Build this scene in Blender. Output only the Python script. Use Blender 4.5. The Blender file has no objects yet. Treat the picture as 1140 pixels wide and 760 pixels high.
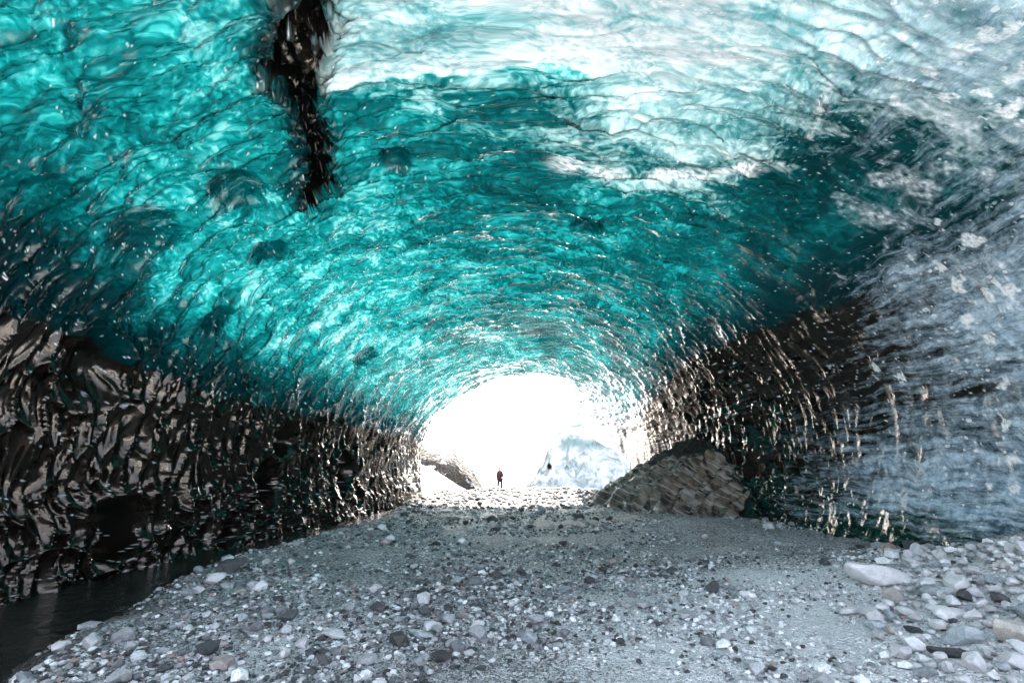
import numpy as np, math
# ------------------------------------------------------------------ noise
def _h(ix, iy, seed):
    a = (ix.astype(np.int64) * 374761393 + iy.astype(np.int64) * 668265263 + seed * 1442695041) & 0xffffffff
    a = ((a ^ (a >> 13)) * 1274126177) & 0xffffffff
    a = ((a ^ (a >> 16)) * 2246822519) & 0xffffffff
    return ((a ^ (a >> 15)) & 0xffffff) / float(0x1000000)
def noise(x, y, seed=0):                      # gradient noise, about -0.7..0.7
    ix = np.floor(x); iy = np.floor(y); fx = x - ix; fy = y - iy
    u = fx*fx*fx*(fx*(fx*6-15)+10); v = fy*fy*fy*(fy*(fy*6-15)+10)
    r = 0
    for dx in (0, 1):
        for dy in (0, 1):
            a = _h(ix+dx, iy+dy, seed) * 2*math.pi
            g = np.cos(a)*(fx-dx) + np.sin(a)*(fy-dy)
            r = r + g * (u if dx else 1-u) * (v if dy else 1-v)
    return r
def fbm(x, y, seed=0, n=4, gain=.5):
    r = 0; a = 1.; f = 1.
    for k in range(n):
        r = r + a*noise(x*f+k*17.3, y*f-k*9.1, seed+k); a *= gain; f *= 2.03
    return r
def worley(x, y, seed=0, jit=.9):
    ix = np.floor(x); iy = np.floor(y)
    f1 = np.full(x.shape, 9.); f2 = f1.copy(); idv = np.zeros(x.shape)
    for dx in (-1, 0, 1):
        for dy in (-1, 0, 1):
            cx = ix+dx; cy = iy+dy
            px = cx+.5+(_h(cx, cy, seed)-.5)*jit; py = cy+.5+(_h(cx, cy, seed+7)-.5)*jit
            d = np.hypot(px-x, py-y)
            m = d < f1
            f2 = np.where(m, f1, np.minimum(f2, d)); f1 = np.where(m, d, f1)
            idv = np.where(m, _h(cx, cy, seed+13), idv)
    return f1, f2, idv
def sst(a, b, x):
    t = np.clip((x-a)/(b-a), 0, 1); return t*t*(3-2*t)
# ------------------------------------------------------------------ the cave's smooth shape
KY = [-9, 0, 4, 8, 12, 17, 22, 27, 31, 37]
KL = [-7.2, -7.4, -7.4, -7.3, -6.6, -5.9, -5.1, -4.75, -5.3, -6]      # left edge
KR = [7.2, 7.2, 7.2, 7.3, 6.9, 6.5, 6.3, 6.4, 6.3, 5.9]                # right edge
KT = [6.4, 6.9, 6.9, 6.9, 6.9, 6.7, 6.45, 6.2, 6.5, 6.9]               # top
ZC = 1.5
def _ip(y, k):
    # smooth interpolation: average of shifted linear interpolations
    return sum(np.interp(y+d, KY, k) for d in (-1.5, -.75, 0, .75, 1.5))/5
PHI0, PHI1 = math.pi+.62, -.62
def smooth(Y, p):
    phi = PHI0 + (PHI1-PHI0)*p
    L = _ip(Y, KL); R = _ip(Y, KR); T = _ip(Y, KT)
    pk = .5*(L+R) + np.interp(Y, [10, 27], [0, .5])
    c = np.cos(phi); s = np.sin(phi)
    hw = np.where(c < 0, pk-L, R-pk)
    ex = np.where(s > 0, .86, np.where(c < 0, .25, 1.15))
    x = pk + hw*np.sign(c)*np.abs(c)**ex
    z = ZC + np.where(s > 0, (T-ZC), 3.6)*np.sign(s)*np.abs(s)**.92
    return x, Y + 0*x, z
# ------------------------------------------------------------------ ground
BY = [0, 3, 5.4, 9.3, 14, 18, 22, 30]; BX = [-2.6, -3.3, -4.3, -5.25, -4.8, -4.1, -4.4, -6]
def bank(y): return np.interp(y, BY, BX)
def ground_z(x, y):
    z = .10*fbm(x*.35, y*.35, 50, 3) + .05*fbm(x*1.3, y*1.3, 60, 3)
    z = z - .5*sst(.25, -1.1, x-bank(y)-.25*fbm(x*.8, y*.8, 44, 3))*sst(34, 26, y)*sst(-3, 0, y)
    z = z + .22*sst(1.0, 5., x)*sst(30, 18, y)*sst(-2, 3, y)
    # stone pile on the right
    z = z + 1.08*np.exp(-((x-7.1)/1.9)**2-((y-5.0)/2.6)**2)
    z = z + .12*np.exp(-((x-4.2)/2.2)**2-((y-12.)/4.)**2)
    z = z + .18*np.exp(-((x-.5)/3.5)**2-((y-30.)/2.5)**2)       # low rubble bar in the mouth
    z = z - .5*sst(33, 42, y)
    return z
# reference camera: position (0,0,1.7), 18 mm, pitch 13.3 deg
PITCH = math.radians(13.3); FP = 570.
def project(x, y, z):
    z = z-1.7
    f = y*math.cos(PITCH)+z*math.sin(PITCH); u = -y*math.sin(PITCH)+z*math.cos(PITCH)
    f = np.where(f > .05, f, np.nan)
    return 570+FP*x/f, 380-FP*u/f
DATA = {
 'FIELD': [(4.11, .3526, 0, .5, 0),(4.35, .3715, .05, .6, 0),(4.62, .3982, .05, .6, 0),(4.79, .4182, .1, .5, 0),(5.01, .4572, .4, .7, 0),(5.09, .485, .55, .8, 0),(5.09, .5072, .75, .9, 0),(5.04, .535, .9, 1, 0),(4.89, .5651, .95, 1, 0),(4.68, .5951, .8, 1, .1),(4.41, .6229, .55, .6, .5),(4.11, .6474, .5, .5, .6),(4.49, .3393, 0, .5, 0),(4.77, .3593, 0, .55, 0),(5.13, .3871, .05, .5, 0),(5.33, .4049, .05, .45, 0),(5.6, .4516, .4, .7, 0),(5.48, .475, .6, .8, 0),(5.51, .4994, .7, .9, 0),(5.63, .5261, .85, 1, 0),(5.48, .5584, .9, 1, 0),(5.24, .5907, .75, .9, 0),(4.98, .6151, .5, .6, .3),(4.7, .6374, .4, .4, .5),(4.34, .6618, .35, .35, .6),(4.95, .3215, 0, .4, 0),(5.36, .3404, 0, .45, 0),(5.85, .3693, .05, .5, 0),(6.2, .3927, .05, .45, 0),(6.5, .4427, 0, .38, 0),(6.65, .4727, 0, .35, 0),(6.69, .4983, .05, .3, 0),(6.68, .515, .12, .3, 0),(6.72, .5373, .3, .45, 0),(6.48, .5595, .6, .7, 0),(6.29, .5818, .6, .7, .1),(6, .6073, .4, .45, .1),(5.67, .6307, .12, .15, .2),(5.33, .6507, .12, .15, .3),(4.89, .6741, .25, .3, .5),(5.46, .3003, 0, .33, 0),(5.97, .3192, .02, .42, 0),(6.69, .3482, .05, .5, 0),(7.25, .3771, .05, .45, 0),(8, .4271, .03, .42, 0),(8.3, .4638, .02, .35, 0),(8.41, .4972, 0, .3, 0),(7.31, .5239, .15, .35, 0),(7.19, .5473, .25, .45, 0),(7.12, .5829, .4, .5, 0),(6.71, .6051, .2, .3, 0),(6.6, .6318, .02, .07, 0),(6.36, .6563, .02, .13, .05),(5.87, .6763, .03, .18, .2),(5.28, .693, .15, .25, .5),(5.99, .2759, 0, .22, 0),(6.57, .2914, 0, .35, 0),(7.46, .327, .08, .55, 0),(8.57, .3615, .08, .55, 0),(9.73, .406, .08, .5, 0),(10.46, .4616, .03, .4, 0),(9.76, .5106, 0, .36, 0),(9.41, .5617, .03, .4, 0),(8.72, .6085, .02, .28, 0),(8.17, .6418, 0, .18, 0),(7.46, .6685, 0, .16, 0),(6.77, .6952, 0, .22, .1),(6.02, .713, 0, .2, .4),(6.42, .2536, 0, .15, 0),(7.34, .2636, 0, .3, 0),(8.44, .2948, .05, .6, 0),(9.89, .3293, .06, .6, 0),(11.56, .3782, .08, .65, 0),(12.86, .4461, .04, .5, 0),(12.6, .5106, 0, .4, 0),(11.92, .5806, 0, .38, 0),(10.59, .6374, 0, .3, 0),(9.29, .6741, 0, .2, 0),(7.84, .6919, 0, .16, 0),(7.36, .2303, 0, .12, 0),(8.41, .2436, 0, .25, 0),(9.35, .257, 0, .45, 0),(11.37, .2848, .05, .62, 0),(13.64, .3415, .1, .7, 0),(16.22, .4216, .06, .55, 0),(17.03, .5106, .02, .45, 0),(15.37, .6107, 0, .38, 0),(12.34, .6696, 0, .24, 0),(10.91, .6986, 0, .15, 0),(10.36, .228, 0, .25, 0),(12.44, .2425, .03, .5, 0),(15.89, .2937, .15, .75, 0),(19.79, .356, .2, .8, 0),(22.33, .4594, .25, .7, 0),(22.24, .584, .12, .6, 0),(18.14, .6741, .02, .4, 0),(14.43, .7019, 0, .18, 0),(14.95, .228, 0, .45, 0),(19.44, .2614, .15, .75, 0),(23.7, .3003, .3, .9, 0),(24.29, .7197, .1, .6, 0),(19.27, .7408, .02, .4, 0),(7.72, .1802, 0, .2, 0),(10.72, .1568, 0, .2, 0),(19.18, .1424, 0, .3, 0),(8.45, .0868, 0, .2, 0),(7.94, .733, 0, .1, .25),(7.18, .7453, 0, .1, .55),(6.35, .7542, 0, .1, .9),(9.82, .7464, 0, .1, 0),(8.41, .7642, 0, .1, .25),(7.42, .7753, 0, .1, .65),(6.89, .7864, 0, .1, .75),(11.43, .7853, 0, .1, .03),(9.56, .7976, 0, .1, .15),(8.09, .7998, 0, .1, .4),(7.27, .8165, 0, .1, .5),(14.1, .8565, 0, .1, 0),(11.53, .842, 0, .1, .15),(9.64, .8432, 0, .1, .4),(8.29, .8498, 0, .1, .65),(7.54, .8454, 0, .1, .7),(11.4, .8832, 0, .1, .3),(9.59, .8687, 0, .1, .75),(8.39, .881, 0, .1, .7),(7.69, .8776, 0, .1, .85),(10.42, .9255, 0, .1, .04),(8.92, .9177, 0, .1, .1),(7.78, .9077, 0, .1, .25),(14.1, .9344, 0, .1, 0)],
 'EDGE_L': [(6.59, .2291),(7.37, .2291),(8.62, .2202),(10.16, .2102),(13.12, .2058),(17.81, .2036),(23.34, .1991),(26.5, .1935)],
 'EDGE_R': [(5.87, .7341),(6.83, .7297),(7.73, .7241),(9.05, .7253),(11.46, .7152),(13.68, .713),(16.18, .7108),(19.66, .7364),(23.8, .7697)],
 'BAND1': [(5.94, .4338),(5.96, .4549),(5.85, .4761),(5.97, .4939),(5.78, .5083),(5.94, .5339),(6.09, .564)],
 'BAND2': [(7.72, .5095),(7.82, .5339),(7.97, .5617),(7.73, .5895),(7.09, .614)],
 'VEIN': [(4.44, .5984),(4.8, .6085),(5.24, .6162),(5.79, .6218),(6.27, .6274)],
 'FISS': [(4.71, .4438, 24),(5.16, .436, 18),(5.66, .4238, 23),(6.27, .4216, 13),(7.07, .416, 10),(7.79, .4049, 15),(8.44, .3893, 3)],
 'PITS': [(7.33, .3059, 34),(7.46, .3626, 30),(9.23, .3448, 20),(15.99, .3003, 16),(13.58, .1224, 24),(9.31, .0868, 26),(17.65, .1368, 20),(8.29, .208, 32),(9.94, .2725, 18),(7.67, .4494, 20),(12.21, .0656, 16),(14, .1702, 18),(18.85, .0812, 10),(10, .5395, 20)],
 'INCL': [(5.18, .6752, 22),(6.23, .6874, 30),(7.21, .6841, 24),(6.47, .7253, 18),(7.63, .832, 8),(7.45, .8109, 10),(7.7, .8498, 9),(7.42, .7186, 6),(7.13, .7453, 10),(6.83, .7586, 12),(7.34, .7664, 9),(6.53, .7597, 9),(7.25, .7831, 8),(7.15, .733, 8),(7.84, .7531, 5),(5.22, .644, 9),(4.76, .6808, 14),(4.71, .6452, 10),(4.38, .6474, 12),(4.16, .6485, 12),(4.02, .6541, 12),(4.77, .6263, 8),(4.43, .6263, 9),(4.52, .6118, 7),(4.38, .6707, 12),(4.71, .6663, 10),(4.92, .6574, 8),(9.46, .7831, 8),(9.08, .7931, 7),(7.73, .8676, 7),(8.08, .8654, 5),(8.17, .8454, 5)],
}
globals().update(DATA)
RES = 1.0; BACK = 2.8; SUN_EL = 45; SUN_AZ = 5; SUN_E = 3.7; SKY_S = .15; EXPO = 3.35
NAMED = [
 (979,650,60,'pale',1,.75,'flat-topped pale boulder at the upper left end of the right-hand pile'),
 (996,672,36,'tan',2,1.0,'rounded tan stone just below the flat-topped pale boulder'),
 (1052,686,38,'pale',3,.8,'white oval stone with a dark patch in the middle of the pile'),
 (1070,716,62,'blue',4,.6,'long flat grey slab near the front of the right-hand pile'),
 (1131,716,52,'tan',5,1.3,'tall brown-grey block at the right edge of the photo'),
 (1130,744,44,'pale',6,.9,'smooth pale boulder below the tall brown-grey block'),
 (1017,704,28,'dark',7,.7,'dark greenish stone at the front left edge of the pile'),
 (1084,690,22,'pale',8,1.0,'small white block to the right of the white oval stone'),
 (950,682,28,'pale',0,.6,'low white slab lying apart left of the pile'),
 (1009,686,25,'pale',9,1.0,'rounded white stone beside the dark greenish stone'),
 (1112,648,30,'blue',10,.6,'thin grey slab high on the right of the pile'),
 (1115,633,28,'tan',11,.8,'tan stone above the thin grey slab'),
 (1077,668,30,'dark',12,.9,'dark angular stone above the long flat slab'),
 (1127,614,22,'pale',13,.9,'pale stone on the very top of the pile against the ice'),
 (1061,731,42,'dark',1,.5,'dark slab at the front foot of the pile'),
 (1042,632,20,'blue',2,.9,'blue-grey stone on the upper rim of the pile beneath the ice'),
 (1033,652,28,'pale',5,.8,'pale angular stone behind the white oval stone'),
 (1098,728,30,'pale',7,.8,'pale wedge of stone left of the tall brown-grey block'),
 (253,637,34,'dark',3,1.1,'dark bluish boulder standing by the stream'),
 (238,650,25,'pale',6,1.1,'rounded white stone in front of the dark bluish boulder'),
 (221,637,17,'blue',4,.9,'small grey stone left of the dark bluish boulder'),
 (290,658,21,'pale',12,1.2,'angular white stone right of the dark bluish boulder'),
 (270,660,18,'tan',10,.8,'small tan stone between the two white stones by the stream'),
 (68,725,26,'pale',9,1.0,'white stone at the edge of the stream in the lower left'),
 (321,690,28,'dark',8,.8,'dark pointed stone on the gravel right of the stream stones'),
 (238,720,36,'pink',0,.45,'pinkish flat stone on the lower left gravel'),
 (374,708,42,'pale',11,.45,'long pale flat stone on the lower left gravel'),
 (26,757,28,'blue',2,.6,'grey stone in the bottom left corner'),
 (589,714,28,'blue',13,.8,'lone grey stone on the bare gravel in the centre foreground'),
 (517,688,18,'pink',5,.9,'small pinkish stone in the centre of the gravel'),
 (468,709,30,'blue',1,.5,'flat bluish stone left of the lone grey stone'),
 (505,721,14,'dark',9,.6,'small dark stone left of the lone grey stone'),
 (531,746,22,'dark',6,.4,'flat dark stone at the bottom centre'),
 (631,658,26,'blue',10,.5,'flat blue-grey stone in the middle of the cave floor'),
 (445,690,20,'blue',3,.5,'half-buried bluish stone left of the pinkish stone'),
 (549,582,20,'dark',2,.9,'dark boulder in the middle of the floor near the mouth'),
 (644,578,22,'dark',7,.9,'dark boulder by the foot of the ice ledge'),
 (646,587,22,'tan',4,.7,'tan boulder in front of the dark boulder near the ice ledge'),
 (479,593,16,'blue',12,.8,'bluish stone near the foot of the left wall'),
]
PILE_L = {'pale':'small pale grey stone in the right-hand pile','blue':'small blue-grey stone in the right-hand pile','tan':'small tan stone in the right-hand pile','dark':'small dark basalt stone in the right-hand pile'}
FLOOR_L = {'pale':'small pale stone scattered on the gravel floor','blue':'small blue-grey stone scattered on the gravel floor','tan':'small tan stone scattered on the gravel floor','dark':'small dark stone scattered on the gravel floor','pink':'small pinkish stone scattered on the gravel floor'}
MOUTH_L = {'dark':'dark rubble stone lying across the cave mouth','blue':'blue-grey rubble stone lying across the cave mouth','tan':'tan rubble stone lying across the cave mouth'}
# ================================================================== blender part
import bpy, bmesh, random
from mathutils import Vector, Matrix, noise as mnoise
random.seed(11); rng = np.random.default_rng(5)
scene = bpy.context.scene; COL = scene.collection

def tag(o, label=None, cat=None, group=None, kind=None):
    for k, v in (('label', label), ('category', cat), ('group', group), ('kind', kind)):
        if v: o[k] = v
    return o
def empty(name, loc=(0, 0, 0), rz=0):
    o = bpy.data.objects.new(name, None); COL.objects.link(o); o.location = loc; o.rotation_euler = (0, 0, rz)
    o.empty_display_size = .3; return o
def np_mesh(name, V, F, mat, parent=None, smooth=True, attrs=None, vecs=None):
    """V (n,3), F (m,4) or (m,3) index arrays -> one mesh object"""
    me = bpy.data.meshes.new(name); k = F.shape[1]; m = len(F)
    me.vertices.add(len(V)); me.vertices.foreach_set('co', np.ascontiguousarray(V, np.float32).ravel())
    me.loops.add(m*k); me.loops.foreach_set('vertex_index', np.ascontiguousarray(F, np.int32).ravel())
    me.polygons.add(m); me.polygons.foreach_set('loop_start', np.arange(0, m*k, k, dtype=np.int32))
    me.polygons.foreach_set('loop_total', np.full(m, k, np.int32))
    me.polygons.foreach_set('use_smooth', np.full(m, smooth))
    for nm, a in (attrs or {}).items():
        if a.ndim == 1: a = np.stack([a, a, a], 1)
        at = me.attributes.new(nm, 'FLOAT_COLOR', 'POINT')
        at.data.foreach_set('color', np.concatenate([a, np.ones((len(a), 1))], 1).astype(np.float32).ravel())
    for nm, a in (vecs or {}).items():
        at = me.attributes.new(nm, 'FLOAT_VECTOR', 'POINT'); at.data.foreach_set('vector', np.ascontiguousarray(a, np.float32).ravel())
    me.update(calc_edges=True); me.validate()
    me.materials.append(mat)
    o = bpy.data.objects.new(name, me); COL.objects.link(o); o.parent = parent
    return o
def grid_faces(n, m, flip=False):
    i = np.arange(n-1)[:, None]*m + np.arange(m-1)[None, :]
    F = np.stack([i, i+1, i+m+1, i+m], -1).reshape(-1, 4)
    return F[:, ::-1].copy() if flip else F
def submesh(V, F, sel, extra):
    f = F[sel]; u, inv = np.unique(f, return_inverse=True)
    return V[u], inv.reshape(f.shape), {k: a[u] for k, a in extra.items()}

# ------------------------------------------------------------------ node helper
class N:
    def __init__(s, name):
        s.m = bpy.data.materials.new(name); s.m.use_nodes = True; s.t = s.m.node_tree; s.t.nodes.clear()
        s.out = s.t.nodes.new('ShaderNodeOutputMaterial')
    def n(s, typ, **kw):
        nd = s.t.nodes.new('ShaderNode'+typ)
        for k, v in kw.items():
            if k[0] == '_': setattr(nd, k[1:], v)
            else: s.set(nd, k.replace('__', ' '), v)
        return nd
    def set(s, nd, key, v):
        i = nd.inputs[int(key[1:])] if key[0] == 'i' and key[1:].isdigit() else nd.inputs[key]
        if isinstance(v, bpy.types.NodeSocket): s.t.links.new(v, i)
        elif isinstance(v, bpy.types.Node): s.t.links.new(v.outputs[0], i)
        else: i.default_value = v
    def math(s, op, a, b=None, c=None, clamp=False):
        nd = s.t.nodes.new('ShaderNodeMath'); nd.operation = op; nd.use_clamp = clamp
        for k, v in enumerate((a, b, c)):
            if v is not None: s.set(nd, 'i%d' % k, v)
        return nd.outputs[0]
    def vmath(s, op, a, b):
        nd = s.t.nodes.new('ShaderNodeVectorMath'); nd.operation = op
        s.set(nd, 'i0', a); s.set(nd, 'i1', b); return nd.outputs[0]
    def mix(s, f, a, b, mode='MIX'):
        nd = s.t.nodes.new('ShaderNodeMix'); nd.data_type = 'RGBA'; nd.blend_type = mode; nd.clamp_factor = True
        s.set(nd, 'i0', f); s.set(nd, 'i6', a); s.set(nd, 'i7', b); return nd.outputs[2]
    def ramp(s, f, pts, interp='LINEAR'):
        nd = s.t.nodes.new('ShaderNodeValToRGB'); cr = nd.color_ramp; cr.interpolation = interp
        while len(cr.elements) < len(pts): cr.elements.new(.5)
        for e, (p, c) in zip(cr.elements, pts):
            e.position = p; e.color = (c, c, c, 1) if not isinstance(c, tuple) else c+(1,)
        s.set(nd, 'i0', f); return nd.outputs[0]
    def noise(s, vec, scale, detail=4, rough=.55, dist=0., col=False):
        nd = s.n('TexNoise', Scale=scale, Detail=detail, Roughness=rough, Distortion=dist)
        if vec is not None: s.set(nd, 'Vector', vec)
        return nd.outputs[1 if col else 0]
    def vor(s, vec, scale, feature='F1', out='Distance', rnd=1.):
        nd = s.n('TexVoronoi', _feature=feature, Scale=scale); s.set(nd, 'Randomness', rnd)
        s.set(nd, 'Vector', vec); return nd.outputs[out]
    def attr(s, name, out=0):
        nd = s.t.nodes.new('ShaderNodeAttribute'); nd.attribute_name = name; return nd.outputs[out]
    def sep(s, v):
        nd = s.n('SeparateXYZ'); s.set(nd, 'i0', v); return nd.outputs
    def bump(s, h, strength=.5, dist=.02, normal=None):
        nd = s.n('Bump', Strength=strength, Distance=dist, Height=h)
        if normal is not None: s.set(nd, 'Normal', normal)
        return nd.outputs[0]
    def shmix(s, f, a, b):
        nd = s.n('MixShader'); s.set(nd, 'i0', f); s.set(nd, 'i1', a); s.set(nd, 'i2', b); return nd.outputs[0]
    def done(s, sh):
        s.t.links.new(sh if isinstance(sh, bpy.types.NodeSocket) else sh.outputs[0], s.out.inputs[0]); return s.m

# ------------------------------------------------------------------ materials
def mat_ice():
    g = N('glacier_ice')
    fl = g.attr('flow', 1)
    ic = g.sep(g.attr('ice', 1)); milk, lum, frost = ic[0], ic[1], ic[2]
    ic2 = g.sep(g.attr('ice_kind', 1)); dirt, incl, white = ic2[0], ic2[1], ic2[2]
    # flow-warped coordinates
    wv = g.noise(fl, .9, 3, .5, .6, col=True)
    w1 = g.vmath('MULTIPLY', g.vmath('SUBTRACT', wv, (.5, .5, .5)), (.55, .8, 0))
    q = g.vmath('ADD', fl, w1)
    n1 = g.noise(g.vmath('MULTIPLY', q, (1.1, 1.0, 1)), 1.25, 6, .56, .7)
    n2 = g.noise(g.vmath('MULTIPLY', q, (2.0, 1.3, 1)), 3.4, 5, .5, .7)
    n3 = g.noise(g.vmath('MULTIPLY', q, (1.0, 1.0, 1)), 15., 4, .5, .4)
    nn = g.math('ADD', g.math('ADD', g.math('MULTIPLY', n1, .48), g.math('MULTIPLY', n2, .24)), g.math('MULTIPLY', n3, .28))
    con = g.ramp(nn, [(.34, .36), (.44, .60), (.50, .80), (.57, .97), (.65, 1.05)])
    con2 = g.ramp(nn, [(.50, 0.), (.62, 1.)])
    # thin bright filaments (caustic-like light lines painted into the ice colour)
    fr = g.vor(g.vmath('MULTIPLY', g.vmath('ADD', fl, g.vmath('MULTIPLY', wv, (1.1, 1.3, 0))), (2.6, 1.7, 1)), 1.5, 'DISTANCE_TO_EDGE')
    fil = g.math('MULTIPLY', g.ramp(fr, [(.0, 1.), (.02, .55), (.07, 0.)]), g.ramp(n3, [(.45, 0.), (.6, 1.)]))
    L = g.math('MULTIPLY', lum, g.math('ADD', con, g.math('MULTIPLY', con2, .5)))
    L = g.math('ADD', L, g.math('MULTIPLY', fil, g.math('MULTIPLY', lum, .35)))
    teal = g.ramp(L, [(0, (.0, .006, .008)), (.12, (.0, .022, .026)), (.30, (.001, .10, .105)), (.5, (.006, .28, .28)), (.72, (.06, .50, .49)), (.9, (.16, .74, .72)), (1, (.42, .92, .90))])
    mk = g.math('ADD', milk, g.math('MULTIPLY', g.math('SUBTRACT', nn, .5), 2.0))
    mk = g.math('MULTIPLY', g.ramp(mk, [(.12, 0.), (.45, .5), (.95, 1.)]), g.ramp(milk, [(0, 0.), (.12, 1.)]))
    body = g.mix(mk, teal, g.mix(g.ramp(nn, [(.42, 0.), (.60, 1.)]), (.16, .42, .46, 1), (.97, 1, 1, 1)))
    body = g.mix(g.math('MULTIPLY', white, g.ramp(n3, [(.35, .15), (.6, .85)])), body, (.93, .98, 1, 1))
    # debris: dark silt layers, still see-through at their thin edge
    dn = g.ramp(g.math('ADD', dirt, g.math('MULTIPLY', g.math('SUBTRACT', n1, .5), .5)), [(.35, 0.), (.62, 1.)])
    body = g.mix(g.math('MULTIPLY', dn, 1.), body, (.0004, .0008, .0008, 1))
    # frost: streaked along the flow
    qs = g.vmath('ADD', fl, g.vmath('MULTIPLY', w1, (.4, .45, 0)))
    st = g.noise(g.vmath('MULTIPLY', qs, (.55, 6., 1)), 1.7, 9, .7, .15)
    st2 = g.noise(g.vmath('MULTIPLY', qs, (.8, 1.4, 1)), 5., 12, .82, .2)
    ff = g.math('ADD', g.math('MULTIPLY', st, .6), g.math('MULTIPLY', st2, .4))
    fa = g.math('ADD', frost, g.math('MULTIPLY', g.math('SUBTRACT', ff, .5), 3.6))
    fa = g.math('MULTIPLY', g.ramp(fa, [(.12, 0.), (.5, .5), (.85, 1.)]), g.ramp(frost, [(0, 0.), (.15, 1.)]))
    # frozen-in chips and bubbles
    vc = g.vor(g.vmath('MULTIPLY', g.vmath('ADD', fl, g.vmath('MULTIPLY', wv, (.2, .2, 0))), (1, 1.6, 1)), 8., 'F1')
    vcol = g.sep(g.vor(g.vmath('MULTIPLY', g.vmath('ADD', fl, g.vmath('MULTIPLY', wv, (.2, .2, 0))), (1, 1.6, 1)), 8., 'F1', 'Color'))
    chip = g.math('MULTIPLY', g.math('LESS_THAN', vc, g.math('MULTIPLY', vcol[0], .34)), g.math('GREATER_THAN', vcol[1], .62))
    chip = g.math('MULTIPLY', chip, g.ramp(frost, [(.15, 0.), (.45, .9)]))
    inc = g.math('MULTIPLY', g.math('MAXIMUM', incl, chip), g.ramp(g.noise(fl, 22., 6, .7), [(.32, .45), (.55, 1.)]))
    hoar = g.math('MAXIMUM', fa, inc)
    frostcol = g.mix(inc, g.mix(g.ramp(st2, [(.4, 0.), (.62, 1.)]), (.16, .27, .35, 1), (.62, .75, .85, 1)), (.95, .96, .97, 1))
    # fine relief
    b1 = g.noise(g.vmath('MULTIPLY', q, (2.2, 1.2, 1)), 9., 5, .6, .8)
    b2 = g.vor(g.vmath('MULTIPLY', q, (1.7, 1., 1)), 7., 'SMOOTH_F1')
    hgt = g.math('ADD', g.math('MULTIPLY', b1, .7), g.math('MULTIPLY', b2, .8))
    nrm = g.bump(hgt, .30, .02)
    nrm2 = g.bump(g.noise(q, 30., 3, .5), g.math('ADD', .06, g.math('MULTIPLY', hoar, .5)), .006, nrm)
    trans = g.n('BsdfTranslucent', Color=g.mix(1., body, g.mix(mk, (.145, .145, .15, 1), (.135, .137, .142, 1)), 'MULTIPLY'), Normal=nrm)
    dcol = g.mix(dn, g.mix(.5, body, (.0, .0, .0, 1)), (.052, .038, .028, 1))
    diff = g.n('BsdfDiffuse', Color=dcol, Normal=nrm)
    base = g.shmix(g.math('ADD', .13, g.math('MULTIPLY', mk, .35)), trans, diff)
    fd = g.n('BsdfDiffuse', Color=frostcol, Normal=nrm2)
    base = g.shmix(g.math('MULTIPLY', hoar, .92), base, fd)
    rough = g.math('ADD', g.ramp(n3, [(.35, .03), (.7, .10)]), g.math('MULTIPLY', hoar, .35))
    gl = g.n('BsdfGlossy', Color=g.mix(dn, (1, 1, 1, 1), (1, .91, .82, 1)), Roughness=rough, Normal=nrm2)
    fz = g.n('Fresnel', IOR=g.math('ADD', 1.37, g.math('MULTIPLY', dn, .15)), Normal=nrm2)
    return g.done(g.shmix(g.math('MULTIPLY', fz, g.math('SUBTRACT', 1., g.math('MULTIPLY', hoar, .6))), base, gl))

def mat_crust():
    g = N('glacier_crust')
    tc = g.n('TexCoord').outputs['Object']
    n = g.noise(tc, .6, 5)
    tr = g.n('BsdfTransparent', Color=(.93, .98, 1, 1))
    tl = g.n('BsdfTranslucent', Color=(.9, .96, 1, 1)); df = g.n('BsdfDiffuse', Color=(.8, .86, .9, 1))
    s = g.shmix(.4, tl, df)
    return g.done(g.shmix(g.math('ADD', .14, g.math('MULTIPLY', n, .2)), tr, s))

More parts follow.
